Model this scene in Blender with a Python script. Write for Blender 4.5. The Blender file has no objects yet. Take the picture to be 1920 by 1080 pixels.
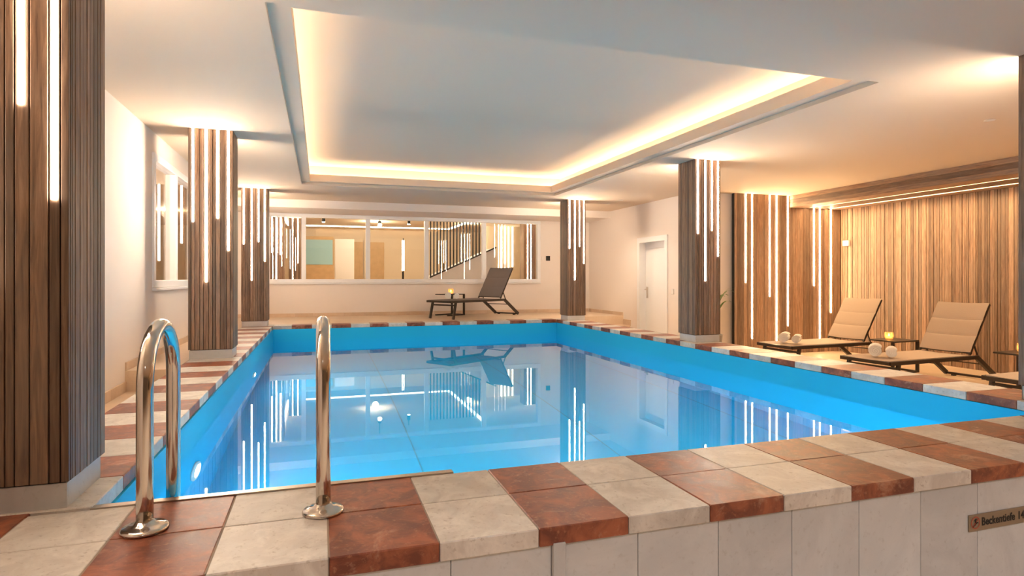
import bpy, bmesh, math, random
from mathutils import Vector, Matrix
random.seed(7)
sc = bpy.context.scene
COL = sc.collection

# ---------------------------------------------------------------- camera, world, exposure
FPX, V0, TH = 1119.0, 521.0, math.atan(359 / 1119.0)   # focal length in px, horizon row, yaw
CAMZ = 0.8                                              # camera height above the pool coping (z = 0)
cd = bpy.data.cameras.new('camera'); cam = bpy.data.objects.new('camera', cd); COL.objects.link(cam)
cam.location = (0, 0, CAMZ); cam.rotation_euler = (math.pi / 2, 0, -TH)
cd.sensor_width = 36; cd.lens = FPX / 1920 * 36; cd.shift_y = -(540 - V0) / 1920
cd.clip_start = 0.02
sc.camera = cam
w = bpy.data.worlds.new('world'); sc.world = w; w.use_nodes = True
w.node_tree.nodes['Background'].inputs[0].default_value = (1, .86, .72, 1)
w.node_tree.nodes['Background'].inputs[1].default_value = 0.0
vs = sc.view_settings
vs.view_transform = 'Standard'; vs.look = 'None'; vs.gamma = 1; vs.exposure = 1.14
vs.use_curve_mapping = False

LED = 40.0        # emission of the column light lines
COVE = 14.5        # emission of the hidden cove strip
POOL = 165.0       # emission of the underwater lamps
SPOT = 25.0       # recessed downlights, watts

# ---------------------------------------------------------------- levels and plan (metres)
CZ = 2.27                      # ceiling
LOW = -0.55                    # lower floor in front of and right of the pool
PX0, PX1, PY0, PY1 = -0.758, 4.325, 2.405, 10.67   # pool opening
WZ = -0.257                    # water level
YF, YB = 1.782, 13.0           # outer edge of the front coping, far wall
XL, XD, XW = -1.6, 6.1, 9.16   # left wall, door wall, slatted wall
YP = 8.66                      # slatted end panel
XR = 4.755                     # outer edge of right coping
PIT = 0.3203                   # tile pitch
YBACK = -4.6

# ---------------------------------------------------------------- material helpers
def newmat(name):
    m = bpy.data.materials.new(name); m.use_nodes = True
    nt = m.node_tree; b = nt.nodes['Principled BSDF']
    return m, nt, b
def N(nt, t, **kw):
    n = nt.nodes.new(t)
    for k, v in kw.items(): setattr(n, k, v)
    return n
def plain(name, col, rough=.5, metal=0, spec=.5, bump=0, bscale=60, var=0):
    m, nt, b = newmat(name)
    b.inputs['Base Color'].default_value = (*col, 1); b.inputs['Roughness'].default_value = rough
    b.inputs['Metallic'].default_value = metal; b.inputs['Specular IOR Level'].default_value = spec
    if bump or var:
        tc = N(nt, 'ShaderNodeTexCoord'); no = N(nt, 'ShaderNodeTexNoise'); no.inputs['Scale'].default_value = bscale
        no.inputs['Detail'].default_value = 4
        nt.links.new(tc.outputs['Object'], no.inputs['Vector'])
        if bump:
            bp = N(nt, 'ShaderNodeBump'); bp.inputs['Strength'].default_value = bump; bp.inputs['Distance'].default_value = .01
            nt.links.new(no.outputs['Fac'], bp.inputs['Height']); nt.links.new(bp.outputs['Normal'], b.inputs['Normal'])
        if var:
            cr = N(nt, 'ShaderNodeValToRGB')
            cr.color_ramp.elements[0].color = (*[c * (1 - var) for c in col], 1)
            cr.color_ramp.elements[1].color = (*[min(1, c * (1 + var)) for c in col], 1)
            cr.color_ramp.elements[0].position = .3; cr.color_ramp.elements[1].position = .7
            nt.links.new(no.outputs['Fac'], cr.inputs['Fac']); nt.links.new(cr.outputs['Color'], b.inputs['Base Color'])
    return m
def emit(name, col, s):
    m, nt, b = newmat(name)
    b.inputs['Base Color'].default_value = (.8, .8, .8, 1)
    b.inputs['Emission Color'].default_value = (*col, 1); b.inputs['Emission Strength'].default_value = s
    return m
def wood(name, axis=2, dark=(.085, .045, .026), mid=(.21, .115, .065), light=(.36, .225, .135), grey=(.17, .135, .11), vlo=.6, vhi=1.45):
    """planed, stained oak: grain stretched along one axis, every board with its own tint"""
    m, nt, b = newmat(name); L = nt.links.new
    tc = N(nt, 'ShaderNodeTexCoord'); oi = N(nt, 'ShaderNodeObjectInfo')
    off = N(nt, 'ShaderNodeVectorMath', operation='SCALE'); off.inputs[0].default_value = (37, 53, 71)
    L(oi.outputs['Random'], off.inputs['Scale'])
    add = N(nt, 'ShaderNodeVectorMath', operation='ADD'); L(tc.outputs['Object'], add.inputs[0]); L(off.outputs[0], add.inputs[1])
    mp = N(nt, 'ShaderNodeMapping'); s = [42, 42, 42]; s[axis] = 2.2; mp.inputs['Scale'].default_value = s
    L(add.outputs[0], mp.inputs['Vector'])
    g = N(nt, 'ShaderNodeTexNoise'); g.inputs['Scale'].default_value = 1.6; g.inputs['Detail'].default_value = 7; g.inputs['Distortion'].default_value = .9
    g.inputs['Roughness'].default_value = .62
    L(mp.outputs[0], g.inputs['Vector'])
    cr = N(nt, 'ShaderNodeValToRGB'); e = cr.color_ramp.elements
    e[0].position = .28; e[0].color = (*dark, 1); e[1].position = .74; e[1].color = (*light, 1)
    k = e.new(.5); k.color = (*mid, 1)
    L(g.outputs['Fac'], cr.inputs['Fac'])
    mp2 = N(nt, 'ShaderNodeMapping'); s2 = [5, 5, 5]; s2[axis] = .9; mp2.inputs['Scale'].default_value = s2
    L(add.outputs[0], mp2.inputs['Vector'])
    g2 = N(nt, 'ShaderNodeTexNoise'); g2.inputs['Scale'].default_value = 1.5; g2.inputs['Detail'].default_value = 3
    L(mp2.outputs[0], g2.inputs['Vector'])
    r2 = N(nt, 'ShaderNodeMapRange'); r2.inputs[1].default_value = .42; r2.inputs[2].default_value = .68
    L(g2.outputs['Fac'], r2.inputs[0])
    mul = N(nt, 'ShaderNodeMath', operation='MULTIPLY'); L(r2.outputs[0], mul.inputs[0]); mul.inputs[1].default_value = .62
    mx = N(nt, 'ShaderNodeMix', data_type='RGBA'); L(mul.outputs[0], mx.inputs[0]); L(cr.outputs['Color'], mx.inputs[6]); mx.inputs[7].default_value = (*grey, 1)
    hsv = N(nt, 'ShaderNodeHueSaturation'); mr = N(nt, 'ShaderNodeMapRange')
    mr.inputs[3].default_value = vlo; mr.inputs[4].default_value = vhi
    L(oi.outputs['Random'], mr.inputs[0]); L(mr.outputs[0], hsv.inputs['Value']); L(mx.outputs[2], hsv.inputs['Color'])
    L(hsv.outputs['Color'], b.inputs['Base Color'])
    bp = N(nt, 'ShaderNodeBump'); bp.inputs['Strength'].default_value = .25; bp.inputs['Distance'].default_value = .002
    L(g.outputs['Fac'], bp.inputs['Height']); L(bp.outputs['Normal'], b.inputs['Normal'])
    b.inputs['Roughness'].default_value = .5
    return m
def stone(name, base, vein, pit, rough=.3, blotch=.5, bs=5, wear=0, wearcol=(.84, .78, .70), pits=.45):
    """polished natural stone with cloudy veins, worn patches and small pits"""
    m, nt, b = newmat(name); L = nt.links.new
    tc = N(nt, 'ShaderNodeTexCoord'); oi = N(nt, 'ShaderNodeObjectInfo')
    off = N(nt, 'ShaderNodeVectorMath', operation='SCALE'); off.inputs[0].default_value = (17, 31, 23)
    L(oi.outputs['Random'], off.inputs['Scale'])
    add = N(nt, 'ShaderNodeVectorMath', operation='ADD'); L(tc.outputs['Object'], add.inputs[0]); L(off.outputs[0], add.inputs[1])
    n1 = N(nt, 'ShaderNodeTexNoise'); n1.inputs['Scale'].default_value = bs; n1.inputs['Detail'].default_value = 8; n1.inputs['Roughness'].default_value = .65
    n1.inputs['Distortion'].default_value = .8
    L(add.outputs[0], n1.inputs['Vector'])
    r = N(nt, 'ShaderNodeMapRange'); r.inputs[1].default_value = .42; r.inputs[2].default_value = .64; r.inputs[4].default_value = blotch
    L(n1.outputs['Fac'], r.inputs[0])
    m1 = N(nt, 'ShaderNodeMix', data_type='RGBA'); L(r.outputs[0], m1.inputs[0]); m1.inputs[6].default_value = (*base, 1); m1.inputs[7].default_value = (*vein, 1)
    n2 = N(nt, 'ShaderNodeTexNoise'); n2.inputs['Scale'].default_value = 48; n2.inputs['Detail'].default_value = 6; n2.inputs['Roughness'].default_value = .6
    L(add.outputs[0], n2.inputs['Vector'])
    r2 = N(nt, 'ShaderNodeMapRange'); r2.inputs[1].default_value = .58; r2.inputs[2].default_value = .70; r2.inputs[4].default_value = pits
    L(n2.outputs['Fac'], r2.inputs[0])
    m2 = N(nt, 'ShaderNodeMix', data_type='RGBA'); L(r2.outputs[0], m2.inputs[0]); L(m1.outputs[2], m2.inputs[6]); m2.inputs[7].default_value = (*pit, 1)
    if wear:
        n3 = N(nt, 'ShaderNodeTexNoise'); n3.inputs['Scale'].default_value = 5.5; n3.inputs['Detail'].default_value = 12; n3.inputs['Roughness'].default_value = .72
        n3.inputs['Distortion'].default_value = .5
        o3 = N(nt, 'ShaderNodeVectorMath', operation='ADD'); L(add.outputs[0], o3.inputs[0]); o3.inputs[1].default_value = (5, 9, 2); L(o3.outputs[0], n3.inputs['Vector'])
        r3 = N(nt, 'ShaderNodeMapRange'); r3.inputs[1].default_value = .56; r3.inputs[2].default_value = .68; r3.inputs[4].default_value = wear
        L(n3.outputs['Fac'], r3.inputs[0])
        m3 = N(nt, 'ShaderNodeMix', data_type='RGBA'); L(r3.outputs[0], m3.inputs[0]); L(m2.outputs[2], m3.inputs[6]); m3.inputs[7].default_value = (*wearcol, 1); m2 = m3
    hsv = N(nt, 'ShaderNodeHueSaturation'); mr = N(nt, 'ShaderNodeMapRange'); mr.inputs[3].default_value = .9; mr.inputs[4].default_value = 1.1
    L(oi.outputs['Random'], mr.inputs[0]); L(mr.outputs[0], hsv.inputs['Value']); L(m2.outputs[2], hsv.inputs['Color'])
    L(hsv.outputs['Color'], b.inputs['Base Color'])
    rr = N(nt, 'ShaderNodeMapRange'); rr.inputs[3].default_value = rough; rr.inputs[4].default_value = rough + .3
    L(n1.outputs['Fac'], rr.inputs[0]); L(rr.outputs[0], b.inputs['Roughness'])
    bp = N(nt, 'ShaderNodeBump'); bp.inputs['Strength'].default_value = .18; bp.inputs['Distance'].default_value = .003
    L(n2.outputs['Fac'], bp.inputs['Height']); L(bp.outputs['Normal'], b.inputs['Normal'])
    return m
M = {}
M['plaster'] = plain('wall_plaster', (.80, .72, .65), .85, bump=.05, bscale=120)
M['ceiling'] = plain('ceiling_paint', (.70, .57, .44), .8, bump=.03, bscale=90)
M['taupe'] = plain('taupe_wall_paint', (.24, .20, .17), .8)
M['white'] = plain('white_paint', (.84, .83, .82), .4)
M['wood'] = wood('oak_vertical', 2, (.08, .042, .025), (.235, .135, .08), (.38, .24, .15), (.17, .13, .10))
M['wood_h'] = wood('oak_along_wall', 1)
M['wood_warm'] = wood('oak_warm', 2, (.16, .085, .05), (.34, .205, .125), (.53, .36, .235), (.27, .20, .145), .55, 1.4)
M['gap'] = plain('dark_backing', (.012, .009, .007), .8)
M['cream'] = stone('travertine', (.58, .53, .475), (.77, .73, .665), (.36, .29, .23), .3, .9, 7, .5, (.86, .80, .72), .6)
M['cream2'] = stone('travertine_wall', (.56, .56, .56), (.67, .665, .66), (.44, .42, .40), .45, .8, 3)
M['red'] = stone('red_marble', (.17, .040, .020), (.42, .125, .055), (.50, .22, .11), .26, .9, 9, .62, (.62, .36, .23), .5)
M['floor'] = stone('floor_stone', (.62, .47, .33), (.72, .57, .42), (.5, .36, .25), .28, .7, 2)
M['grout'] = plain('grout', (.34, .27, .21), .9)
M['base'] = stone('baseboard_stone', (.62, .45, .31), (.70, .54, .40), (.5, .36, .25), .4, .8, 3)
M['liner'] = plain('blue_liner', (.02, .51, .86), .5, spec=.15)
M['seam'] = plain('liner_seam', (.01, .36, .6), .5)
M['steel'] = plain('polished_steel', (.66, .61, .55), .12, 1)
M['steel_b'] = plain('brushed_steel', (.55, .47, .38), .3, 1)
M['led'] = emit('led_warm_white', (1, .81, .62), LED)
M['led2'] = emit('led_amber_white', (1, .70, .38), LED * .8)
M['led3'] = emit('led_valance', (1, .68, .36), 40)
M['cove'] = emit('cove_strip', (1, .80, .56), COVE)
M['poollamp'] = emit('underwater_lamp', (.88, .98, 1), POOL)
M['spot'] = emit('spot_lamp', (1, .85, .62), 60)
M['tube'] = emit('light_tube', (1, .88, .66), 5)
M['black'] = plain('black_metal', (.012, .011, .010), .4)
M['bronze'] = plain('dark_bronze_powder_coat', (.040, .028, .020), .38, .3)
M['sling'] = plain('taupe_sling_fabric', (.50, .385, .29), .8, bump=.2, bscale=350, var=.08)
M['sling_d'] = plain('grey_brown_sling_fabric', (.19, .155, .14), .8, bump=.2, bscale=350, var=.08)
M['towel'] = plain('white_terry', (.85, .82, .78), .95, bump=.7, bscale=260)
M['leaf'] = plain('leaf_green', (.12, .22, .04), .5, var=.3, bscale=12)
M['pot'] = plain('planter_grey', (.25, .23, .21), .6)
M['soil'] = plain('soil', (.05, .03, .02), .95)
M['candle'] = emit('lit_candle_wax', (1, .55, .2), 2.0)
M['flame'] = emit('flame', (1, .6, .22), 30)
M['plastic'] = plain('white_plastic', (.78, .74, .69), .4)
M['signred'] = plain('sign_red', (.42, .08, .04), .5)
M['ink'] = plain('black_print', (.012, .010, .009), .6)
M['signplate'] = plain('bronze_sign_plate', (.30, .24, .175), .42, .6)
M['lobby'] = plain('lobby_wall_paint', (.80, .68, .51), .8)
M['lobbyfloor'] = plain('lobby_floor', (.42, .25, .13), .4)
M['doorwood'] = plain('pale_wood_door', (.62, .42, .22), .5, var=.08, bscale=6)
M['blue_panel'] = plain('pale_blue_panel', (.36, .62, .70), .4)
M['redsign'] = plain('red_notice', (.6, .05, .04), .5)
def glassmat(name, ior, rough=0.0, tint=(1, 1, 1)):
    m = bpy.data.materials.new(name); m.use_nodes = True; nt = m.node_tree; nt.nodes.clear()
    o = N(nt, 'ShaderNodeOutputMaterial'); g = N(nt, 'ShaderNodeBsdfGlass')
    g.inputs['IOR'].default_value = ior; g.inputs['Roughness'].default_value = rough; g.inputs['Color'].default_value = (*tint, 1)
    nt.links.new(g.outputs[0], o.inputs[0]); return m
M['water'] = glassmat('pool_water', 1.333, 0, (.93, .985, 1))
def panemat():
    """thin window pane: straight-through transmission plus a Fresnel reflection"""
    m = bpy.data.materials.new('window_pane'); m.use_nodes = True; nt = m.node_tree; nt.nodes.clear()
    o = N(nt, 'ShaderNodeOutputMaterial'); t = N(nt, 'ShaderNodeBsdfTransparent'); g = N(nt, 'ShaderNodeBsdfGlossy')
    g.inputs['Roughness'].default_value = 0.0
    ge = N(nt, 'ShaderNodeNewGeometry'); dp = N(nt, 'ShaderNodeVectorMath', operation='DOT_PRODUCT'); ab = N(nt, 'ShaderNodeMath', operation='ABSOLUTE')
    om = N(nt, 'ShaderNodeMath', operation='SUBTRACT'); om.inputs[0].default_value = 1; pw = N(nt, 'ShaderNodeMath', operation='POWER'); pw.inputs[1].default_value = 5
    f = N(nt, 'ShaderNodeMath', operation='MULTIPLY_ADD'); f.inputs[1].default_value = .9; f.inputs[2].default_value = .04
    nt.links.new(ge.outputs['Normal'], dp.inputs[0]); nt.links.new(ge.outputs['Incoming'], dp.inputs[1]); nt.links.new(dp.outputs['Value'], ab.inputs[0])
    nt.links.new(ab.outputs[0], om.inputs[1]); nt.links.new(om.outputs[0], pw.inputs[0]); nt.links.new(pw.outputs[0], f.inputs[0])
    mx = N(nt, 'ShaderNodeMixShader'); nt.links.new(f.outputs[0], mx.inputs[0]); nt.links.new(t.outputs[0], mx.inputs[1]); nt.links.new(g.outputs[0], mx.inputs[2])
    nt.links.new(mx.outputs[0], o.inputs[0]); return m
M['pane'] = panemat()
def cupmat():
    m = bpy.data.materials.new('amber_glass'); m.use_nodes = True; nt = m.node_tree; nt.nodes.clear()
    o = N(nt, 'ShaderNodeOutputMaterial'); t = N(nt, 'ShaderNodeBsdfTransparent'); g = N(nt, 'ShaderNodeBsdfGlossy'); d = N(nt, 'ShaderNodeBsdfTranslucent')
    t.inputs[0].default_value = (1, .86, .66, 1); d.inputs[0].default_value = (1, .75, .45, 1); g.inputs['Roughness'].default_value = .1
    m1 = N(nt, 'ShaderNodeMixShader'); m1.inputs[0].default_value = .35; m2 = N(nt, 'ShaderNodeMixShader'); m2.inputs[0].default_value = .08
    nt.links.new(t.outputs[0], m1.inputs[1]); nt.links.new(d.outputs[0], m1.inputs[2]); nt.links.new(m1.outputs[0], m2.inputs[1]); nt.links.new(g.outputs[0], m2.inputs[2])
    nt.links.new(m2.outputs[0], o.inputs[0]); return m
M['cup'] = cupmat()

# ---------------------------------------------------------------- mesh helpers
def put(name, bm, mat, parent=None, loc=(0, 0, 0), smooth=False):
    me = bpy.data.meshes.new(name); bm.to_mesh(me); bm.free()
    me.materials.append(M[mat] if isinstance(mat, str) else mat)
    if smooth:
        for p in me.polygons: p.use_smooth = True
    o = bpy.data.objects.new(name, me); COL.objects.link(o); o.location = loc
    if parent: o.parent = parent
    return o
def bxs(bm, x0, x1, y0, y1, z0, z1, bev=0):
    m = Matrix.Translation(((x0 + x1) / 2, (y0 + y1) / 2, (z0 + z1) / 2)) @ Matrix.Diagonal((abs(x1 - x0), abs(y1 - y0), abs(z1 - z0), 1))
    r = bmesh.ops.create_cube(bm, size=1, matrix=m)
    if bev:
        es = set(e for v in r['verts'] for e in v.link_edges)
        bmesh.ops.bevel(bm, geom=list(es), offset=bev, segments=1, affect='EDGES', profile=.5)
def box(name, x0, x1, y0, y1, z0, z1, mat, parent=None, bev=0):
    """box given in world metres; the parent (if any) is an unrotated Empty"""
    c = Vector(((x0 + x1) / 2, (y0 + y1) / 2, (z0 + z1) / 2))
    bm = bmesh.new(); bxs(bm, x0 - c.x, x1 - c.x, y0 - c.y, y1 - c.y, z0 - c.z, z1 - c.z, bev)
    return put(name, bm, mat, parent, c - (wloc(parent) if parent else Vector()))
def boxes(name, lst, mat, parent=None):
    bm = bmesh.new(); p = wloc(parent) if parent else Vector()
    for a in lst: bxs(bm, a[0] - p.x, a[1] - p.x, a[2] - p.y, a[3] - p.y, a[4] - p.z, a[5] - p.z)
    return put(name, bm, mat, parent)
def wloc(o):
    v = Vector(o.location)
    while o.parent: o = o.parent; v += Vector(o.location)
    return v
def empty(name, loc, rz=0):
    o = bpy.data.objects.new(name, None); COL.objects.link(o); o.location = loc; o.rotation_euler = (0, 0, rz); o.empty_display_size = .1
    return o
def tag(o, label, cat, group=None):
    o['label'] = label; o['category'] = cat
    if group: o['group'] = group
    return o
def struct(o, label=None):
    o['kind'] = 'structure'
    if label: o['label'] = label
    return o
def tube(bm, pts, r, seg=12, cap=True):
    pts = [Vector(p) for p in pts]; rings = []
    up = Vector((0, 0, 1)); prev = None
    for i, p in enumerate(pts):
        d = (pts[min(i + 1, len(pts) - 1)] - pts[max(i - 1, 0)]).normalized()
        if prev is None:
            a = d.cross(up)
            if a.length < .05: a = d.cross(Vector((1, 0, 0)))
            a.normalize()
        else:
            a = (prev - d * prev.dot(d)).normalized()
        prev = a; b = d.cross(a)
        rings.append([bm.verts.new(p + (a * math.cos(2 * math.pi * k / seg) + b * math.sin(2 * math.pi * k / seg)) * r) for k in range(seg)])
    for i in range(len(rings) - 1):
        for k in range(seg):
            bm.faces.new((rings[i][k], rings[i][(k + 1) % seg], rings[i + 1][(k + 1) % seg], rings[i + 1][k]))
    if cap:
        bm.faces.new(rings[0][::-1]); bm.faces.new(rings[-1])
def bar(bm, a, b, wd, ht, up=(0, 0, 1)):
    """rectangular bar from a to b"""
    a = Vector(a); b = Vector(b); d = (b - a); L = d.length; d.normalize()
    u = Vector(up); s = d.cross(u)
    if s.length < .01: s = d.cross(Vector((1, 0, 0)))
    s.normalize(); u = s.cross(d)
    m = Matrix((( d.x * L, s.x * wd, u.x * ht, (a.x + b.x) / 2), (d.y * L, s.y * wd, u.y * ht, (a.y + b.y) / 2), (d.z * L, s.z * wd, u.z * ht, (a.z + b.z) / 2), (0, 0, 0, 1)))
    bmesh.ops.create_cube(bm, size=1, matrix=m)
def lathe(bm, prof, seg=24):
    rings = [[bm.verts.new((r * math.cos(2 * math.pi * k / seg), r * math.sin(2 * math.pi * k / seg), z)) for k in range(seg)] for r, z in prof]
    for i in range(len(rings) - 1):
        for k in range(seg):
            bm.faces.new((rings[i][k], rings[i][(k + 1) % seg], rings[i + 1][(k + 1) % seg], rings[i + 1][k]))
    bm.faces.new(rings[0][::-1]); bm.faces.new(rings[-1])
def clone(o, parent=None):
    c = o.copy(); COL.objects.link(c); c.parent = parent
    for ch in list(o.children): clone(ch, c)
    return c

# ================================================================ SETTING
# floors: far deck, left deck, stepped left aisle, lower floor
fl = boxes('floor', [
    (XL, XD, 11.3, YB, -.75, 0), (XL, 4.755, PY1 + .30, 11.3, -.75, 0),
    (XL, -1.222, 5.9, PY1 + .30, -.75, 0),
    (XL - .02, -1.222, 3.2, 5.9, -.75, -.18),
    (XL, -1.222, 1.84, 3.2, -.75, -.06),
    (-1.222, PX0 - .03, 1.84, PY1 + .30, -.75, -.06),
    (PX0 - .03, PX1 + .03, PY1 + .03, PY1 + .30, -.75, -.06),
    (PX1 + .03, XR - .02, 1.84, PY1 + .30, -.75, -.06),
    (PX0 - .03, PX1 + .03, 1.84, PY0 - .025, -.75, -.06),
    (XL - .3, XR - .02, YBACK, 1.84, LOW - .2, LOW), (XR - .02, XW + .1, YBACK, 11.3, LOW - .2, LOW)], 'floor')
struct(fl, 'cream stone floor around the pool')
steps = empty('steps', (5.4, 11.3, LOW)); struct(steps, 'stone steps down from the far deck beside the door wall')
for k in range(2):
    box('step', 4.76, XD, 11.3 - .3 * (k + 1), 11.3 - .3 * k, LOW, -.183 * (k + 1), 'base', steps, .004)
# walls
struct(boxes('wall_left', [(XL - .15, XL, YBACK, 6.76, -.8, CZ), (XL - .15, XL, 10.3, YB + .15, -.2, CZ),
    (XL - .15, XL, 6.76, 10.3, -.2, .70), (XL - .15, XL, 6.76, 10.3, 2.06, CZ)], 'plaster'), 'plain cream left wall with an inner window')
struct(boxes('wall_far', [(XL, XD + .1, YB, YB + .15, -.2, .70), (XL, XD + .1, YB, YB + .15, 2.12, 2.5),
    (XL, -1.05, YB, YB + .15, .7, 2.12), (4.86, XD + .1, YB, YB + .15, .7, 2.12)], 'plaster'), 'cream far wall below and around the strip window')
struct(boxes('trim_1', [(XL, XD, 11.9, YB, 2.12, CZ)], 'plaster'), 'boxed bulkhead above the far window')
struct(boxes('wall_right', [(XD, XD + .12, 10.62, YB + .15, LOW, CZ), (XD, XD + .12, 8.80, 9.66, LOW, CZ), (XD, XD + .12, 9.66, 10.62, 1.53, CZ),
    (XD, 6.95, 8.80, 8.92, LOW, CZ)], 'plaster'), 'cream right wall around the white door')
struct(boxes('wall_end', [(XL - .15, XW + .2, YBACK - .15, YBACK, LOW, CZ), (XW + .1, XW + .2, YBACK, YP + .2, LOW, CZ), (6.95, XW + .2, YP + .08, YP + .2, LOW, CZ)], 'taupe'),
       'plain wall shell behind the slatted boards')
# ceiling with the rectangular cove
A = (-.283, 4.0, 3.43, 9.95)            # outer opening
lip, up1, up2, top = .125, .04, .15, 2.60
B = (A[0] + lip, A[1] - lip, A[2] + lip, A[3] - lip)
T = (A[0] - .16, A[1] + .16, A[2] - .16, A[3] + .16)
cl = boxes('ceiling', [(XL - .15, A[0], YBACK - .15, YB + .15, CZ, CZ + up1), (A[1], XW + .2, YBACK - .15, YB + .15, CZ, CZ + up1),
    (A[0], A[1], YBACK - .15, A[2], CZ, CZ + up1), (A[0], A[1], A[3], YB + .15, CZ, CZ + up1),
    # shelf of the cove, then its low upstand
    (T[0], B[0], T[2], T[3], CZ + up1, CZ + up1 + .02), (B[1], T[1], T[2], T[3], CZ + up1, CZ + up1 + .02),
    (B[0], B[1], T[2], B[2], CZ + up1, CZ + up1 + .02), (B[0], B[1], B[3], T[3], CZ + up1, CZ + up1 + .02),
    (B[0] - .02, B[0], B[2] - .02, B[3] + .02, CZ + up1 + .02, CZ + up2), (B[1], B[1] + .02, B[2] - .02, B[3] + .02, CZ + up1 + .02, CZ + up2),
    (B[0], B[1], B[2] - .02, B[2], CZ + up1 + .02, CZ + up2), (B[0], B[1], B[3], B[3] + .02, CZ + up1 + .02, CZ + up2),
    # trough sides and raised ceiling
    (T[0] - .05, T[0], T[2] - .05, T[3] + .05, CZ + up1, top), (T[1], T[1] + .05, T[2] - .05, T[3] + .05, CZ + up1, top),
    (T[0], T[1], T[2] - .05, T[2], CZ + up1, top), (T[0], T[1], T[3], T[3] + .05, CZ + up1, top),
    (T[0] - .05, T[1] + .05, T[2] - .05, T[3] + .05, top, top + .05)], 'ceiling')
struct(cl, 'smooth warm white ceiling with a raised rectangular cove over the pool')
cv = empty('cove_light', ((A[0] + A[1]) / 2, A[3], CZ + up1 + .02)); tag(cv, 'warm light strip hidden around the raised rectangle of the ceiling', 'cove light')
zc = CZ + up1 + .025
for a in ((T[0] + .05, T[0] + .09, T[2] + .05, T[3] - .05), (T[1] - .09, T[1] - .05, T[2] + .05, T[3] - .05),
          (T[0] + .1, T[1] - .1, T[2] + .05, T[2] + .09), (T[0] + .1, T[1] - .1, T[3] - .09, T[3] - .05)):
    box('led_strip', *a, zc, zc + .012, 'cove', cv)

# ---------------------------------------------------------------- pool
bm = bmesh.new(); PZ = -1.62; e = .008
x0, x1, y0, y1 = PX0 + e, PX1 - e, PY0 + e, PY1 - e
R_ = .12
def quad(bm, *p): bm.faces.new([bm.verts.new(q) for q in p])
# inner shell as a thick open box (liner faces inward)
for a in ((x0 - .03, x0, y0 - .03, y1 + .03), (x1, x1 + .03, y0 - .03, y1 + .03), (x0, x1, y0 - .03, y0), (x0, x1, y1, y1 + .03)):
    bxs(bm, *a, PZ, -.061)
bxs(bm, x0 - .03, x1 + .03, y0 - .03, y1 + .03, PZ - .05, PZ)
basin = put('pool_basin', bm, 'liner'); struct(basin, 'sky blue lined rectangular swimming pool basin')
for X in (.75, 2.35, 3.9):
    box('liner_seam', X, X + .012, y0, y1, PZ, PZ + .004, 'seam', basin)
bm = bmesh.new(); quad(bm, (x0, y0, WZ), (x1, y0, WZ), (x1, y1, WZ), (x0, y1, WZ))
wt = put('pool_water', bm, 'water'); wt['kind'] = 'stuff'; tag(wt, 'still clear blue water filling the swimming pool', 'water')
def lamp_under(x, y, z, nx, label, ny=0):
    t = empty('underwater_light', (x, y, z)); tag(t, label, 'pool light', 'underwater pool lights')
    for nm, prof, mt in (('rim', [(.13, 0), (.135, .012), (.115, .02), (.095, .02), (.095, .004)], 'plastic'), ('lens', [(.094, .004), (.094, .012), (.05, .018), (.01, .02)], 'poollamp')):
        bm = bmesh.new(); lathe(bm, prof, 24)
        o = put(nm, bm, mt, t, smooth=True)
        o.rotation_euler = (0, nx * math.pi / 2, 0) if nx else (-ny * math.pi / 2, 0, 0)
lamp_under(x0, 4.15, -.75, 1, 'underwater lamp on the left pool wall nearer the handrails')
lamp_under(x0, 7.6, -.75, 1, 'underwater lamp on the left pool wall nearer the far end')
lamp_under(.9, y0, -.85, 0, 'underwater lamp on the near pool wall left of its middle', 1)
lamp_under(2.9, y0, -.85, 0, 'underwater lamp on the near pool wall right of its middle', 1)

# coping tiles, each its own piece
cop = empty('pool_coping', (1.78, 2.1, -.06)); tag(cop, 'red and cream striped marble coping tiles around the pool edge', 'coping')
g = .0011
def tile(x0, x1, y0, y1, red, z=0, th=.06, par=cop):
    dz = random.uniform(-.0008, .0008)
    return box('tile', x0 + g, x1 - g, y0 + g, y1 - g, z - th, z + dz, 'red' if red else 'cream', par, .0035)
boxes('grout_bed', [(XL + .01, XR - .02, YF + .012, PY0 - .012, -.058, -.0025), (-1.21, PX0 - .012, PY0 + .04, PY1, -.058, -.0025),
    (PX1 + .012, XR - .012, PY0, PY1, -.058, -.0025), (-1.21, XR - .012, PY1 + .012, PY1 + .29, -.058, -.0025)], 'grout', cop)
X0 = .023                                    # a red tile starts here on the front edge
for k in range(-6, 15):
    xa, xb = X0 + PIT * k, X0 + PIT * (k + 1); red = k % 2 == 0
    if xa < XL: xa = XL
    if xb <= XL + .02: continue
    tile(xa, xb, YF, 2.11, red); tile(xa, xb, 2.11, PY0 + (.0 if xb > PX0 else .03), red)
Y0 = 2.78                                    # left side, red starts here
ys = [PY0 + .03, Y0] + [Y0 + PIT * k for k in range(1, 25)] + [PY1]
for i in range(len(ys) - 1):
    tile(-1.22, PX0, ys[i], ys[i + 1], i % 2 == 1)
for k in range(-2, 24):                      # right side
    a = 3.023 + .3195 * k; b = a + .3195
    if k == -2: a = PY0
    if k == 23: b = PY1
    tile(PX1, XR, a, b, k % 2 == 1)
for j in range(-1, 15):                      # far side
    a = -.46 + .3205 * j; b = a + .3205
    if j == -1: a = PX0
    if j == 14: b = PX1
    tile(a, b, PY1, PY1 + .30, j % 2 == 0)
tile(-1.22, PX0, PY1, PY1 + .3, 0); tile(PX1, XR, PY1, PY1 + .3, 0)
for k, (xa, xb) in enumerate(((XL, -1.22),)):
    tile(xa, xb, PY0 + .03, 3.2, 0)
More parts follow.
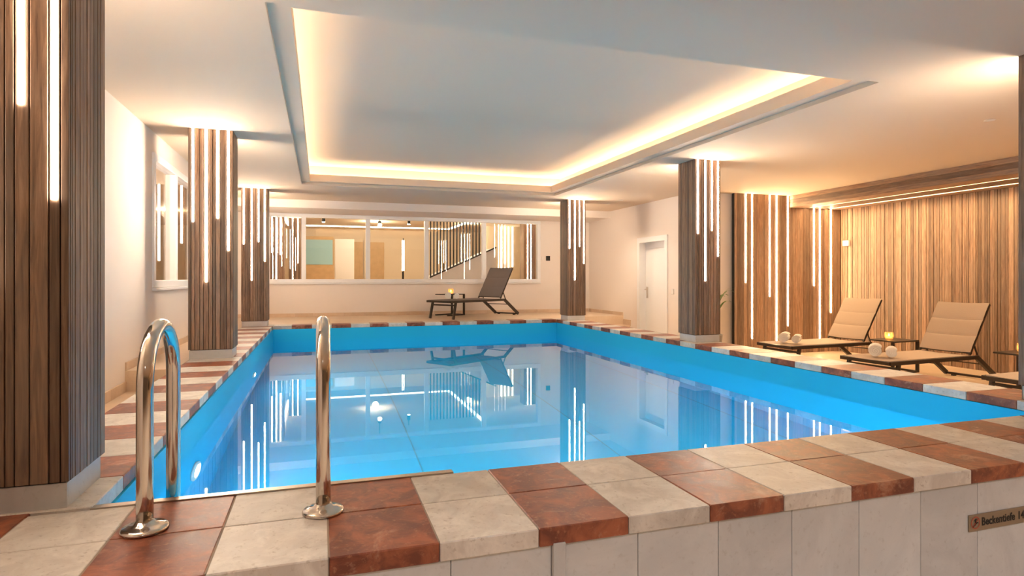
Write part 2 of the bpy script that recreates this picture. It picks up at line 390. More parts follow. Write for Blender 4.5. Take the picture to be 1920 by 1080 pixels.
# metal edge channel at the ladder
ch = boxes('edge_channel', [(PX0, .52, PY0 + .001, PY0 + .014, -.05, .004), (PX0 + .0, .52, PY0 + .014, PY0 + .044, -.012, .001)], 'steel_b')
tag(ch, 'thin steel edge strip along the pool rim between the handrails', 'edge strip')
# front wall of the pool with its tall tiles
fw = boxes('wall_front', [(XL - .3, 4.72, 1.815, 1.84, LOW, -.06)], 'grout'); struct(fw, 'pool front wall clad in pale stone tiles')
jx = [.38 - PIT * k for k in range(6, 0, -1)] + [.38, .71, .754] + [1.025 + .3225 * k for k in range(12)]
for i in range(len(jx) - 1):
    narrow = jx[i + 1] - jx[i] < .1
    box('tile', jx[i] + .0012, jx[i + 1] - .0012, 1.796 if not narrow else 1.778, 1.815, LOW, -.062 if not narrow else -.052, 'cream2', fw, .0015)

# baseboards from single tiles
def baseboard(name, label, axis, a, b, c, z, h=.072, step=.6, sgn=1):
    p = struct(empty(name, (c if axis == 'y' else a, a if axis == 'y' else c, z)), label)
    t = a
    while t < b - .01:
        u = min(b, t + step * random.choice((1, 1, .6)))
        if axis == 'x': box('tile', t + .001, u - .001, min(c, c + sgn * .012), max(c, c + sgn * .012), z, z + h, 'base', p, .001)
        else: box('tile', min(c, c + sgn * .012), max(c, c + sgn * .012), t + .001, u - .001, z, z + h, 'base', p, .001)
        t = u
baseboard('baseboard_far', 'stone baseboard along the far wall', 'x', XL + .02, XD - .02, YB, 0, sgn=-1)
baseboard('baseboard_left', 'stone baseboard along the left wall beside the lower aisle', 'y', 2.5, 5.9, XL, -.18, .09, sgn=1)
baseboard('baseboard_left', 'stone baseboard along the left wall beside the far deck', 'y', 5.9, 12.98, XL, 0, sgn=1)
baseboard('baseboard_right', 'stone baseboard on the door wall above the far deck', 'y', 11.3, 12.98, XD, 0, sgn=-1)
baseboard('baseboard_right', 'stone baseboard stepping down beside the stairs', 'y', 10.98, 11.3, XD, -.19, .12, sgn=-1)
baseboard('baseboard_right', 'stone baseboard on the lowest stair before the door', 'y', 10.7, 10.98, XD, -.37, .12, sgn=-1)

# ---------------------------------------------------------------- far strip window
def window(name, label, x0, x1, z0, z1, mull, axis, c, dep=.09, fr=.075):
    """frame bars and panes in a wall plane; axis 'x' lies along X at y=c, 'y' along Y at x=c"""
    p = struct(empty(name, ((x0 + x1) / 2, c, z0) if axis == 'x' else (c, (x0 + x1) / 2, z0)), label)
    def b(nm, a0, a1, zz0, zz1, d0, d1, mt):
        if axis == 'x': return box(nm, a0, a1, c + d0, c + d1, zz0, zz1, mt, p, .004 if mt == 'white' else 0)
        return box(nm, c + d0, c + d1, a0, a1, zz0, zz1, mt, p, .004 if mt == 'white' else 0)
    s = -1 if axis == 'x' else 1
    d = sorted((s * .02, -s * dep))
    b('frame_rail', x0, x1, z1 - fr, z1, *d, 'white'); b('frame_rail', x0, x1, z0, z0 + fr, *d, 'white')
    b('window_sill', x0, x1, z0 - .03, z0 - .002, *sorted((s * .045, -s * dep)), 'white')
    xs = [x0] + list(mull) + [x1]
    for i, m in enumerate(xs):
        a0, a1 = (m, m + fr) if i == 0 else ((m - fr, m) if i == len(xs) - 1 else (m - .045, m + .045))
        b('mullion', a0, a1, z0 + fr, z1 - fr, *d, 'white')
    for i in range(len(xs) - 1):
        o = b('pane', xs[i] + .045, xs[i + 1] - .045, z0 + fr, z1 - fr, *sorted((-s * .04, -s * .046)), 'pane')
window('window_1', 'long white framed inner window of five panes in the far wall', -1.05, 4.86, .70, 2.12, (-.33, .96, 2.21, 3.51), 'x', YB)
window('window_2', 'white framed inner window in the left wall behind the column', 6.76, 10.3, .70, 2.06, (7.75, 8.95), 'y', XL)

# ---------------------------------------------------------------- door in the right wall
dr = struct(empty('door_1', (XD, 10.14, LOW)), 'white panel door in a deep white frame')
boxes('door_frame', [(XD - .02, XD + .2, 10.60, 10.70, LOW, 1.60), (XD - .02, XD + .2, 9.60, 9.69, LOW, 1.60), (XD - .02, XD + .2, 9.69, 10.60, 1.50, 1.60)], 'white', dr)
lf = box('door_leaf', XD + .12, XD + .17, 9.69, 10.60, LOW + .005, 1.50, 'white', dr)
box('door_panel', XD + .108, XD + .12, 9.80, 10.44, LOW + .15, 1.38, 'white', lf, .006)
bm = bmesh.new(); p = wloc(lf)
bxs(bm, XD + .10 - p.x, XD + .1195 - p.x, 10.50 - p.y, 10.54 - p.y, .40 - p.z, .62 - p.z)
tube(bm, [Vector((XD + .11, 10.52, .57)) - p, Vector((XD + .05, 10.52, .57)) - p, Vector((XD + .045, 10.50, .57)) - p, Vector((XD + .045, 10.39, .57)) - p], .009, 8)
put('door_handle', bm, 'steel', lf)

# ================================================================ COLUMNS
FR = [0, .07, .15, .26, .34, .455, .541, .609, .714, .85, .934, 1]
SIDE = [0, .09, .16, .28, .36, .47, .55, .66, .78, .86, 1]
LEDS = [(.11, 1.35), (.40, .76), (.655, 1.39), (.892, 1.07)]
def column(x0, y0, label, w=.405, d=.365, z0=0, zt=None, leds=LEDS, group='wood clad columns with light lines', mat='wood', front=True, back=True):
    zt = zt if zt else CZ
    c = empty('wooden_column', (x0 + w / 2, y0 + d / 2, z0)); tag(c, label, 'column', group)
    x1, y1 = x0 + w, y0 + d; th = .016; zb = z0 + .093
    box('core', x0 + th, x1 - th, y0 + th, y1 - th, z0, zt, 'gap', c)
    i = .022                                                # plinth tiles, set back below the cladding
    for a in ((x0 + i - .012, x1 - i + .012, y0 + i - .012, y0 + i), (x0 + i, x1 - i, y1 - i, y1 - i + .012)):
        box('plinth_tile', *a, z0, zb - .006, 'cream2', c, .001)
    box('plinth_tile', x1 - i, x1 - i + .012, y0 + i + .0005, y1 - i, z0, zb - .006, 'cream2', c, .001)
    box('plinth_tile', x0 + i - .012, x0 + i, y0 + i + .0005, y1 - i, z0, zb - .006, 'cream2', c, .001)
    gp = .0022
    for k in range(len(FR) - 1):
        a, b = x0 + w * FR[k] + gp, x0 + w * FR[k + 1] - gp
        dd = random.uniform(0, .002)
        box('plank', a, b, y0 + dd, y0 + th, zb, zt, mat, c, .0012)
    for k in range(len(SIDE) - 1):
        a, b = y0 + d * SIDE[k] + gp, y0 + d * SIDE[k + 1] - gp
        if k == 0: a = y0 + th + gp
        dd = random.uniform(0, .002)
        box('plank', x1 - th, x1 - dd, a, b, zb, zt, mat, c, .0012)
        box('plank', x0 + dd, x0 + th, a, b, zb, zt, mat, c, .0012)
    box('back_panel', x0 + th, x1 - th, y1 - th, y1, zb, zt, mat, c)
    for f, zb_ in leds:
        xm = x0 + w * f
        if front: box('led_strip', xm - .0085, xm + .0085, y0 - .003, y0 + .004, zb_, zt - .004, 'led', c)
        if back: box('led_strip', xm - .0085, xm + .0085, y1 - .004, y1 + .003, zb_, zt - .004, 'led', c)
    return c
column(-1.235, 2.44, 'nearest wood clad column, at left beside the chrome handrails')
column(-1.235, 6.52, 'middle wood clad column on the left edge of the pool')
column(-1.235, 10.60, 'farthest wood clad column at the left far corner of the pool')
column(4.405, 2.38, 'wood clad column cut by the right picture edge', w=.375, front=False)
column(4.405, 6.33, 'wood clad column on the right pool edge in front of the slatted wall', w=.375)
column(4.405, 10.33, 'wood clad column at the far right corner of the pool', w=.375)

# ================================================================ SLATTED CORNER (right)
sw = struct(boxes('wall_slatted', [(XW + .015, XW + .1, YBACK, YP + .08, LOW, CZ)], 'gap'), 'tall wall of narrow vertical oak boards behind the loungers')
y = YP - .001
while y > -1.0:
    wd = random.choice((.028, .035, .042, .05, .058, .07))
    dd = random.uniform(0, .010)
    box('plank', XW + dd, XW + .015, y - wd + .005, y, LOW, 2.06, 'wood_warm', sw, .0012)
    y -= wd
sp = struct(boxes('wall_panel', [(6.83, XW + .1, YP + .016, YP + .08, LOW, CZ)], 'gap'), 'oak board end panel with long light lines')
x = 6.832
while x < XW - .004:
    wd = min(random.choice((.035, .045, .055, .07, .085)), XW - x)
    dd = random.uniform(0, .004)
    zt = CZ if x < 7.98 else 2.06
    box('plank', x, x + wd - .0025, YP + dd, YP + .016, LOW, zt, 'wood_warm', sp, .0012)
    x += wd
for X, zb in ((7.057, .716), (7.191, -.263), (7.566, .47), (7.717, -.33), (7.962, -.06), (8.548, .655), (8.682, -.36), (8.941, .163)):
    box('led_strip', X - .010, X + .010, YP - .0035, YP + .003, zb, (CZ if X < 7.98 else 2.06) - .004, 'led2', sp)
va = struct(empty('trim_2', (8.0, 5, 2.06)), 'wooden bulkhead with two light lines above the slatted wall')
for k, (za, zb) in enumerate(((2.06, 2.128), (2.128, 2.20), (2.20, CZ))):
    box('plank', 8.0 + .002 * (k == 1), 8.02, YBACK, YP - .004, za + .001, zb - .001, 'wood_h', va, .001)
box('soffit_board', 8.02, 8.355, YBACK, YP - .004, 2.06, 2.075, 'wood_h', va)
box('soffit_board', 8.39, 8.80, YBACK, YP - .004, 2.06, 2.075, 'wood_h', va)
box('soffit_board', 8.88, XW, YBACK, YP - .004, 2.06, 2.075, 'wood_h', va)
box('led_strip', 8.366, 8.380, YBACK, YP - .06, 2.064, 2.074, 'led3', va)
for X in (8.81, 8.858): box('led_strip', X, X + .014, YBACK, YP - .06, 2.064, 2.074, 'led3', va)
box('soffit_strip', 8.826, 8.856, YBACK, YP - .06, 2.062, 2.075, 'wood_h', va)

# ================================================================ HANDRAILS
def handrail(x, y, label):
    t = empty('handrail', (x, y, .001)); tag(t, label, 'handrail', 'chrome pool handrails')
    dy, r = .385, .19; pts = [(0, 0, .0)]
    zt = .645 - r - .012
    pts += [(0, 0, z * zt / 4) for z in range(1, 5)]
    for k in range(1, 17):
        a = math.pi * k / 16; pts.append((0, dy / 2 - dy / 2 * math.cos(a), zt + r * math.sin(a)))
    pts += [(0, dy, zt - .12 * k) for k in range(1, 9)]
    bm = bmesh.new(); tube(bm, pts, .0245, 24); put('rail_tube', bm, 'steel', t, smooth=True)
    bm = bmesh.new(); lathe(bm, [(.068, 0), (.069, .006), (.064, .012), (.052, .014), (.046, .018), (.032, .02), (.026, .03)], 40)
    put('base_flange', bm, 'steel', t, smooth=True)
handrail(-.531, 2.16, 'left chrome handrail arching into the pool near the column')
handrail(.009, 2.14, 'right chrome handrail seen edge-on at the pool rim')

# ================================================================ LOUNGERS, TABLES, TOWELS, CANDLES
LGRP = 'padded sun loungers beside the pool'
def lounger(loc, rz, label, fabric='sling'):
    """local x runs from the foot end (0) to the head end (2.05), y across (+-.325)"""
    t = empty('sun_lounger', loc, rz); tag(t, label, 'sun lounger', LGRP)
    W, H = .325, .36
    for s in (-1, 1):
        bm = bmesh.new()
        bar(bm, (0, s * W, H - .02), (1.62, s * W, H - .02), .03, .045)
        put('side_rail', bm, 'bronze', t)
        bm = bmesh.new(); bar(bm, (1.59, s * W, H - .022), (2.035, s * W, .03), .034, .055)
        put('rear_leg', bm, 'bronze', t)
        bm = bmesh.new(); bar(bm, (.15, s * (W - .002), H - .04), (.08, s * (W - .002), 0), .032, .045, (1, 0, 0))
        put('front_leg', bm, 'bronze', t)
        bm = bmesh.new(); bar(bm, (1.553, s * (W - .012), .50), (1.63, s * (W - .012), H - .01), .014, .014)
        put('back_strut', bm, 'bronze', t)
        bm = bmesh.new(); bxs(bm, 2.00, 2.05, s * .22 - .02, s * .22 + .02, 0, .016)
        put('rubber_foot', bm, 'black', t)
    bm = bmesh.new(); bar(bm, (0, -W, H - .02), (0, W, H - .02), .03, .04); put('foot_bar', bm, 'bronze', t)
    bm = bmesh.new(); bar(bm, (.13, -W, H - .09), (.13, W, H - .09), .028, .028); put('cross_bar', bm, 'bronze', t)
    bm = bmesh.new(); bar(bm, (2.03, -W, .03), (2.03, W, .03), .04, .028); put('floor_bar', bm, 'bronze', t)
    bm = bmesh.new(); tube(bm, [(1.74, -W, .24), (1.74, W, .24)], .008, 8); put('stretcher', bm, 'bronze', t)
    # seat sling, gently sagging
    def sheet(nm, x0, x1, fz, th, n=8, wd=W - .018, par=t):
        bm = bmesh.new(); top_, bot = [], []
        for i in range(n + 1):
            x = x0 + (x1 - x0) * i / n; rt, rb = [], []
            for j in range(7):
                yy = -wd + 2 * wd * j / 6; sag = .010 * (1 - (yy / wd) ** 2)
                px, pz = fz(x)
                rt.append(bm.verts.new((px, yy, pz - sag + th))); rb.append(bm.verts.new((px, yy, pz - sag)))
            top_.append(rt); bot.append(rb)
        for i in range(n):
            for j in range(6):
                bm.faces.new((top_[i][j], top_[i + 1][j], top_[i + 1][j + 1], top_[i][j + 1]))
                bm.faces.new((bot[i][j], bot[i][j + 1], bot[i + 1][j + 1], bot[i + 1][j]))
        for i in range(n):
            bm.faces.new((top_[i][0], bot[i][0], bot[i + 1][0], top_[i + 1][0])); bm.faces.new((top_[i][6], top_[i + 1][6], bot[i + 1][6], bot[i][6]))
        for r in (0, n):
            for j in range(6): bm.faces.new((top_[r][j], top_[r][j + 1], bot[r][j + 1], bot[r][j]))
        bmesh.ops.recalc_face_normals(bm, faces=bm.faces[:])
        return put(nm, bm, fabric, par, smooth=False)
    sheet('seat_sling', .02, 1.50, lambda x: (x, H - .002), .012)
    # backrest, hinged at 1.48, with sewn panels
    ang = math.radians(58); L = .745; hx, hz = 1.47, H + .015
    ca, sa = math.cos(ang), math.sin(ang)
    bm = bmesh.new(); bar(bm, (hx + .02, -W, hz + .02), (hx + .02, W, hz + .02), .018, .018); br = put('backrest', bm, 'bronze', t)
    for s in (-1, 1):
        bm = bmesh.new(); bar(bm, (hx, s * (W - .012), hz), (hx + L * ca, s * (W - .012), hz + L * sa), .022, .022); put('back_rail', bm, 'bronze', br)
    cuts = [.03, .265, .50, L + .01]
    for k in range(3):
        a, b = cuts[k] + .002, cuts[k + 1] - .002
        def fz(u, a=a, b=b):
            f = (u - a) / (b - a); pad = .007 * math.sin(math.pi * min(1, max(0, f))) ** .5
            return hx + u * ca - sa * (.012 + pad), hz + u * sa + ca * (.012 + pad)
        sheet('backrest_panel', a, b, fz, .006, 8, W - .006, br)
    return t
def side_table(loc, rz, label):
    t = empty('side_table', loc, rz); tag(t, label, 'side table', 'dark metal side tables')
    # local: top from x=-.25 to .25, legs along +x edge
    bm = bmesh.new(); bxs(bm, -.25, .25, -.2, .2, .44, .46, .004); put('table_top', bm, 'bronze', t)
    for s in (-1, 1):
        bm = bmesh.new(); bxs(bm, .215, .25, s * .2 - (.035 if s > 0 else 0), s * .2 + (.035 if s < 0 else 0), .025, .44); put('leg', bm, 'bronze', t)
        bm = bmesh.new(); bxs(bm, -.25, .25, s * .2 - (.035 if s > 0 else 0), s * .2 + (.035 if s < 0 else 0), 0, .025); put('foot_rail', bm, 'bronze', t)
    bm = bmesh.new(); bxs(bm, .215, .25, -.165, .165, 0, .025); put('base_bar', bm, 'bronze', t)
def towel(loc, rz, label, r=.075, ln=.30):
    t = empty('rolled_towel', loc, rz); tag(t, label, 'towel', 'white rolled towels')
    bm = bmesh.new(); n, turns = 90, 3.4; th = r / turns * .80
    outer, rings = [], []
    for i in range(n + 1):
        f = i / n; a = f * turns * 2 * math.pi; rr = .008 + (r - .008) * f
        rings.append([bm.verts.new((sx * ln / 2, q * math.cos(a), r + q * math.sin(a) * (.92 if q > .05 else 1))) for sx, q in ((-1, max(.001, rr - th)), (-1, rr), (1, rr), (1, max(.001, rr - th)))])
    for i in range(n):
        for k in range(4): bm.faces.new((rings[i][k], rings[i][(k + 1) % 4], rings[i + 1][(k + 1) % 4], rings[i + 1][k]))
    bm.faces.new(rings[0]); bm.faces.new(rings[-1])
    bmesh.ops.recalc_face_normals(bm, faces=bm.faces[:])
    for v in bm.verts: v.co.z = max(v.co.z, .004)
    put('towel_roll', bm, 'towel', t)
def candle(loc, label):
    t = empty('candle_glass', loc); t.scale = (1.35, 1.35, 1.25); tag(t, label, 'candle', 'candle glasses on the side tables')
    bm = bmesh.new(); lathe(bm, [(.030, 0), (.040, .012), (.043, .04), (.040, .085), (.038, .085), (.041, .04), (.038, .014), (.012, .008)], 20); put('glass_cup', bm, 'cup', t, smooth=True)
    bm = bmesh.new(); lathe(bm, [(.024, .012), (.026, .015), (.026, .036), (.022, .038)], 16); wx = put('wax', bm, 'candle', t, smooth=True)
    bm = bmesh.new(); lathe(bm, [(.001, .038), (.006, .046), (.004, .058), (.0005, .07)], 8); put('flame', bm, 'flame', wx, smooth=True)
# far one: foot to the left, head turned to the back
fa = math.atan2(1.0, 1.58)
ux, uy = math.cos(fa), math.sin(fa)
fx, fy = 2.17, 11.42
lounger((fx, fy, 0), fa, 'grey brown sun lounger standing alone by the far wall', 'sling_d')
def loc_on(fx, fy, a, lx, ly): return fx + lx * math.cos(a) - ly * math.sin(a), fy + lx * math.sin(a) + ly * math.cos(a)
q = loc_on(fx, fy, fa, .36, .10); towel((*q, .372), 1.36, 'left rolled white towel on the lounger by the far wall', .075, .26)
q = (q[0] + .165, q[1] - .03); towel((*q, .372), 1.36, 'right rolled white towel on the lounger by the far wall', .062, .26)
side_table((2.64, 12.56, 0), fa, 'dark side table between the lone lounger and the far wall')
candle((2.66, 12.58, .46), 'lit candle glass on the side table by the far wall')
# two and a half loungers on the lower floor before the slatted wall
a2 = math.radians(4)
L1 = (6.43, 7.27); L2 = (6.33, 5.63); L3 = (6.42, 3.98)
lounger((*L1, LOW), a2, 'taupe sun lounger before the end panel with light lines')
lounger((*L2, LOW), a2, 'taupe sun lounger between the two side tables at the slatted wall')
lounger((*L3, LOW), a2, 'taupe sun lounger mostly hidden behind the right column')
for (p, n) in ((L1, 'lounger before the light line panel'), (L2, 'lounger between the two side tables')):
    q = loc_on(*p, a2, .27, .06); towel((*q, LOW + .368), .72, 'larger rolled white towel on the ' + n, .085, .27)
    q = (q[0] + .105, q[1] - .135); towel((*q, LOW + .368), .72, 'smaller rolled white towel on the ' + n, .07, .27)
side_table((7.88, 6.52, LOW), a2, 'dark side table between the two whole loungers')
candle((7.86, 6.58, LOW + .46), 'lit candle glass on the table between the two whole loungers')
side_table((7.98, 4.90, LOW), a2, 'dark side table cut by the right column')
candle((8.0, 4.93, LOW + .46), 'lit candle glass beside the right column')

# ================================================================ SMALL FITTINGS
sg = empty('depth_sign', (2.58, 1.796, -.262)); tag(sg, 'bronze pool depth sign with no diving symbol on the front wall', 'sign')
spl = box('sign_plate', 2.58, 3.20, 1.790, 1.796, -.263, -.194, 'signplate', sg, .001)
def text_mesh(name, body, size, mat, parent, loc, sx=1.0):
    cu = bpy.data.curves.new(name, 'FONT'); cu.body = body; cu.size = size; cu.extrude = .0006; cu.offset = .0009; cu.space_character = 1.06
    ob = bpy.data.objects.new(name, cu); COL.objects.link(ob)
    dg = bpy.context.evaluated_depsgraph_get(); dg.update()
    me = bpy.data.meshes.new_from_object(ob.evaluated_get(dg)); bpy.data.objects.remove(ob)
    me.materials.clear(); me.materials.append(M[mat])
    o = bpy.data.objects.new(name, me); COL.objects.link(o); o.parent = parent; o.location = loc
    o.rotation_euler = (math.pi / 2, 0, 0); o.scale = (sx, 1, 1)
    return o
o_ = wloc(sg) - wloc(spl)
text_mesh('lettering', 'Beckentiefe', .047, 'ink', spl, Vector((.072, -.0066, .019)) + o_, .86)
text_mesh('lettering', '14', .047, 'ink', spl, Vector((.290, -.0066, .019)) + o_, .86)
bm = bmesh.new(); n = 28
ri, ro = .0215, .0265
v = [[bm.verts.new((r * math.cos(2 * math.pi * k / n), 0, r * math.sin(2 * math.pi * k / n))) for k in range(n)] for r in (ri, ro)]
for k in range(n): bm.faces.new((v[0][k], v[0][(k + 1) % n], v[1][(k + 1) % n], v[1][k]))
bar(bm, (-.016, 0, -.016), (.016, 0, .016), .0015, .0035, (0, -1, 0))
o = put('prohibition_ring', bm, 'signred', spl, Vector((.036, -.0068, .0345)) + o_)
bm = bmesh.new()
for a, b in (((-.010, -.012), (.001, -.002)), ((.001, -.002), (.010, .001)), ((.001, -.002), (-.005, .010)), ((.003, .0), (.013, -.001)), ((-.004, .010), (.004, .016))):
    bar(bm, (a[0], 0, a[1]), (b[0], 0, b[1]), .0015, .0042, (0, -1, 0))
lathe_v = bmesh.ops.create_circle(bm, cap_ends=True, radius=.004, segments=12, matrix=Matrix.Translation((-.013, 0, -.015)) @ Matrix.Rotation(math.pi / 2, 4, 'X'))
put('diver_figure', bm, 'ink', spl, Vector((.036, -.0075, .0345)) + o_)
tag(box('wall_switch', 5.00, 5.10, YB - .02, YB, 1.20, 1.31, 'black', bev=.003), 'small black square switch on the far wall beside the window', 'switch')
tag(box('wall_switch', 4.88, 4.93, YB - .014, YB, 1.21, 1.29, 'plastic', bev=.003), 'small white switch on the far wall beside the black one', 'switch')
tag(box('wall_switch', XD - .015, XD, 9.40, 9.48, .50, .60, 'plastic', bev=.003), 'white light switch right of the white door', 'switch')
wb = empty('wall_speaker', (XW - .02, 8.50, 1.42)); tag(wb, 'small white box high on the slatted wall by the corner', 'wall speaker')
wc = box('speaker_case', XW - .05, XW, 8.44, 8.57, 1.38, 1.48, 'plastic', wb, .006); box('speaker_grille', XW - .053, XW - .05, 8.46, 8.55, 1.395, 1.465, 'white', wc)
def downlight(x, y, label, power, r=.04, col=(1, .82, .6), cone=110):
    t = empty('ceiling_spot', (x, y, CZ)); tag(t, label, 'ceiling light', 'recessed ceiling spots')
    bm = bmesh.new(); lathe(bm, [(r, 0), (r + .008, -.004), (r - .008, -.006), (r - .012, 0)], 24); put('spot_ring', bm, 'plastic', t, smooth=True)
    bm = bmesh.new(); bmesh.ops.create_circle(bm, cap_ends=True, radius=r - .012, segments=20, matrix=Matrix.Translation((0, 0, -.002))); put('spot_lens', bm, 'plastic', t)
    if power:
        ld = bpy.data.lights.new('spot_beam', 'SPOT'); ld.energy = power; ld.color = col; ld.spot_size = math.radians(cone); ld.spot_blend = .8; ld.shadow_soft_size = .05
        lo = bpy.data.objects.new('spot_beam', ld); COL.objects.link(lo); lo.parent = t; lo.location = (0, 0, -.03)
downlight(5.93, 3.93, 'small round ceiling spot above the loungers', SPOT)
downlight(5.43, 10.7, 'small round ceiling spot above the steps', SPOT)
downlight(5.40, 10.1, 'small round ceiling spot in front of the white door', SPOT)
for k, X in enumerate((-.4, 1.1, 2.6, 4.1)):  # unseen spots, added to fill light onto the front wall and coping
    downlight(X, -.55, '%s unseen ceiling spot added as fill over the lower front aisle' % ('first', 'second', 'third', 'fourth')[k], 52, col=(.98, .98, 1), cone=120)

# plant behind the right column
pl = empty('potted_plant', (6.17, 8.40, LOW)); tag(pl, 'green potted plant peeking out behind the right column', 'plant')
bm = bmesh.new(); lathe(bm, [(.13, 0), (.17, .40), (.175, .42), (.155, .42), (.15, .38), (.02, .38)], 24); put('planter', bm, 'pot', pl, smooth=True)
bm = bmesh.new(); lathe(bm, [(.15, .36), (.15, .385), (.01, .39)], 16); put('soil', bm, 'soil', pl)
rnd = random.Random(3)
for k in range(14):
    a = k * 2.399; ln = rnd.uniform(.55, .85); out = rnd.uniform(.30, .50)
    bm = bmesh.new(); L_, R2 = [], []
    for i in range(9):
        f = i / 8; rr = out * f ** 1.4; z = .38 + ln * math.sin(f * 1.9) / .95 * .9; wv = .026 * math.sin(math.pi * min(1, f * .93 + .07)) + .002
        c = Vector((rr * math.cos(a), rr * math.sin(a), z)); s = Vector((-math.sin(a), math.cos(a), 0)) * wv
        L_.append(bm.verts.new(c - s)); R2.append(bm.verts.new(c + s))
    for i in range(8): bm.faces.new((L_[i], R2[i], R2[i + 1], L_[i + 1]))
    put('leaf', bm, 'leaf', pl, smooth=True)

# ================================================================ LOBBY BEHIND THE GLASS
LX0, LX1, LY0, LY1, LZ = -6.0, 7.2, YB + .15, 20.6, 2.42
lb = boxes('wall_lobby', [(LX0, LX1, LY1, LY1 + .1, 0, LZ), (LX1, LX1 + .1, LY0, LY1, 0, LZ), (LX0 - .1, LX0, 5.5, LY1, 0, LZ), (LX0, XL - .15, 5.4, 5.5, 0, LZ)], 'lobby')
struct(lb, 'warm beige lobby walls seen through the inner windows')
struct(boxes('floor_lobby', [(LX0, LX1, LY0, LY1, -.1, -.01), (LX0, XL - .15, 5.5, LY0, -.1, -.01)], 'lobbyfloor'), 'brown lobby floor')
struct(boxes('ceiling_lobby', [(LX0, LX1, LY0, LY1, LZ, LZ + .1), (LX0, XL - .15, 5.4, LY0, LZ, LZ + .1)], 'lobby'), 'beige lobby ceiling')
lc = empty('lobby_cove_light', (1.4, 19.4, LZ)); tag(lc, 'glowing light line framing the lobby ceiling', 'cove light')
for a in ((-.9, 4.0, 19.3, 19.37), (-.95, -.88, 15.0, 19.37), (4.0, 4.07, 15.0, 19.37)):
    box('led_strip', *a, LZ - .03, LZ - .004, 'tube', lc)
# cloak of lobby columns and light lines
def lobby_column(x, y, label, w=.5, leds=((.15, 1.3), (.38, .3), (.62, 1.2), (.85, .1)), mat='wood_warm'):
    c = column(x, y, label, w=w, d=.4, z0=-.01, zt=LZ, leds=leds, group='lobby columns with light lines', mat=mat, back=False)
lobby_column(-1.2, 14.6, 'wooden lobby column with light lines behind the first far pane', w=.4, leds=((.37, 1.38), (.60, .3), (.82, 1.33)))
lobby_column(-.82, 17.2, 'slimmer wooden lobby column beside the first far mullion', w=.34, leds=((.3, .2), (.7, 1.2)))
lobby_column(5.70, 16.6, 'wooden lobby column with light lines behind the last far pane', w=.36, leds=((.3, .5), (.6, .3)))
lobby_column(-3.9, 11.2, 'wooden column with light lines standing for a reflection in the left window', w=.5)  # modelled stand-in for a column reflected in the left window
wl = empty('light_line_panel', (5.8, 17.99, 0)); tag(wl, 'beige lobby partition with four hanging light lines', 'partition')
box('partition', 4.95, 7.1, 18.0, 18.1, -.01, LZ, 'lobby', wl)
for X, zb in ((5.42, .5), (5.54, 1.25), (5.66, .45), (5.79, 1.15)):
    box('led_strip', X - .014, X + .014, 17.985, 18.0, zb, LZ - .01, 'tube', wl)
# doors and pale blue panel on the lobby back wall
for X, nm in ((1.05, 'pale wooden lobby door behind the second pane'), (1.75, 'pale wooden lobby door behind the third pane')):
    d = empty('lobby_door', (X, LY1, 0)); tag(d, nm, 'door', 'lobby doors')
    dl = box('door_leaf', X - .3, X + .3, LY1 - .05, LY1 - .01, 0, 2.0, 'doorwood', d); box('door_panel', X - .2, X + .2, LY1 - .06, LY1 - .05, .3, 1.8, 'doorwood', dl, .004)
    box('door_frame', X - .36, X - .3, LY1 - .07, LY1 - .005, 0, 2.06, 'lobby', d)
scn = empty('lobby_blue_panel', (-.2, 18.9, 0)); tag(scn, 'pale blue panel above a wooden counter in the lobby', 'picture')
box('picture', -.55, .35, 18.88, 18.9, 1.2, 1.95, 'blue_panel', scn); box('counter', -.6, .38, 18.5, 18.9, -.01, 1.1, 'doorwood', scn); box('side_panel', .42, .98, 18.84, 18.9, -.01, 1.98, 'white', scn); box('counter_panel', -.6, .38, 18.9, 18.96, 1.1, 2.05, 'doorwood', scn)  # plain pale blue panel over a wooden counter
tb = empty('light_tube', (2.22, 17.0, 0)); tag(tb, 'upright light tube with black rod in the lobby', 'lamp')
bm = bmesh.new(); tube(bm, [(0, 0, 1.0), (0, 0, 1.86)], .035, 12); put('tube', bm, 'tube', tb)
bm = bmesh.new(); tube(bm, [(0, -.04, .75), (0, -.04, 1.92)], .012, 8); put('rod', bm, 'black', tb)
bm = bmesh.new(); lathe(bm, [(.12, 0), (.12, .02), (.03, .03), (.03, .98)], 16); put('stand', bm, 'black', tb)
for X, Y, lab in ((.07, 15.2, 'black lobby ceiling spot behind the second pane'), (1.35, 14.6, 'brightly shining lobby ceiling spot behind the third pane'), (2.13, 15.2, 'black lobby ceiling spot left of the stair')):
    t = empty('lobby_spot', (X, Y, LZ)); tag(t, lab, 'spotlight', 'lobby ceiling spots')
    zt = 0 if 'bright' not in lab else -.12
    bm = bmesh.new(); tube(bm, [(0, 0, 0), (0, 0, -.14 + zt)], .01, 8); put('stem', bm, 'black', t)
    bm = bmesh.new(); tube(bm, [(0, 0, -.14 + zt), (0, 0, -.26 + zt)], .04, 14); put('spot_can', bm, 'black', t)
    bm = bmesh.new()
    if 'bright' in lab: bmesh.ops.create_uvsphere(bm, u_segments=12, v_segments=8, radius=.045, matrix=Matrix.Translation((0, -.04, -.24 + zt)))
    else: tube(bm, [(0, 0, -.262 + zt), (0, 0, -.268 + zt)], .032, 14)
    put('spot_lens', bm, 'spot', t)
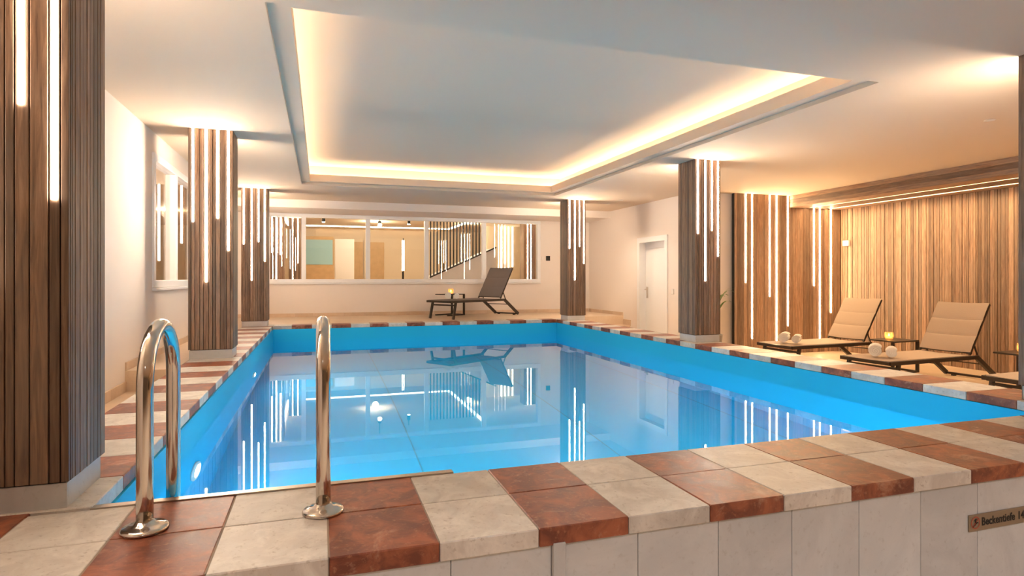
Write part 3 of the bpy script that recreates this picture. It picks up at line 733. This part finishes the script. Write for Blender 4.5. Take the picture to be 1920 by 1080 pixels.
# stair with black balusters
st = empty('lobby_staircase', (3.2, 15.6, 0)); tag(st, 'white lobby staircase flank with black vertical bars', 'staircase')
sy = 15.6; sx0, sz0, sx1, sz1 = 2.73, .80, 4.55, 1.62
bm = bmesh.new(); P_ = [(sx0 - st.location.x, z0, x_) for z0, x_ in ()]
pts = [(sx0 - 3.2, 0, -.01), (sx1 - 3.2, 0, -.01), (sx1 - 3.2, 0, sz1), (sx0 - 3.2, 0, sz0)]
fr_ = [bm.verts.new(p) for p in pts]; bk = [bm.verts.new((p[0], 1.0, p[2])) for p in pts]
bm.faces.new(fr_); bm.faces.new(bk[::-1])
for k in range(4): bm.faces.new((fr_[k], bk[k], bk[(k + 1) % 4], fr_[(k + 1) % 4]))
bmesh.ops.recalc_face_normals(bm, faces=bm.faces[:]); put('stair_flank', bm, 'white', st)
bm = bmesh.new(); bar(bm, (sx0 - 3.2, -.01, sz0 + .01), (sx1 - 3.2, -.01, sz1 + .01), .03, .035); put('string_cap', bm, 'black', st)
for k in range(16):
    X = sx0 + .02 + k * .088; z = sz0 + (sz1 - sz0) * (X - sx0) / (sx1 - sx0)
    box('baluster', X - .016, X + .016, sy - .04, sy - .006, z, LZ - .004, 'black', st)
tag(box('notice', 4.44, 4.56, 16.7, 16.71, 1.45, 1.62, 'redsign'), 'small red notice above the lobby stair', 'notice')
wsc = empty('wall_tap_lamp', (LX0 + .02, 12.9, 1.6)); tag(wsc, 'brass wall lamp in the lobby behind the left window', 'wall lamp')
bm = bmesh.new(); tube(bm, [(0, 0, 0), (.3, 0, 0), (.6, 0, .02)], .02, 8); put('arm', bm, 'steel_b', wsc)
bm = bmesh.new(); tube(bm, [(.6, 0, .06), (.6, 0, -.08)], .05, 12); put('shade', bm, 'steel_b', wsc)
for X, Y, pw in ((1.5, 17.5, 38), (4.2, 17.3, 20), (-3.6, 9.0, 50), (-3.5, 16.0, 40)):
    t = empty('lobby_downlight', (X, Y, LZ)); tag(t, 'recessed lobby ceiling lamp at %s' % {1.5: 'the centre of the lobby', 4.2: 'the staircase', -3.6: 'the left window', -3.5: 'the lobby corner'}[X], 'ceiling light', 'lobby downlights')
    bm = bmesh.new(); lathe(bm, [(.09, 0), (.095, -.006), (.07, -.008), (.065, 0)], 20); put('ring', bm, 'plastic', t)
    ld = bpy.data.lights.new('beam', 'POINT'); ld.energy = pw; ld.color = (1, .80, .52); ld.shadow_soft_size = .08
    lo = bpy.data.objects.new('beam', ld); COL.objects.link(lo); lo.parent = t; lo.location = (0, 0, -.1)
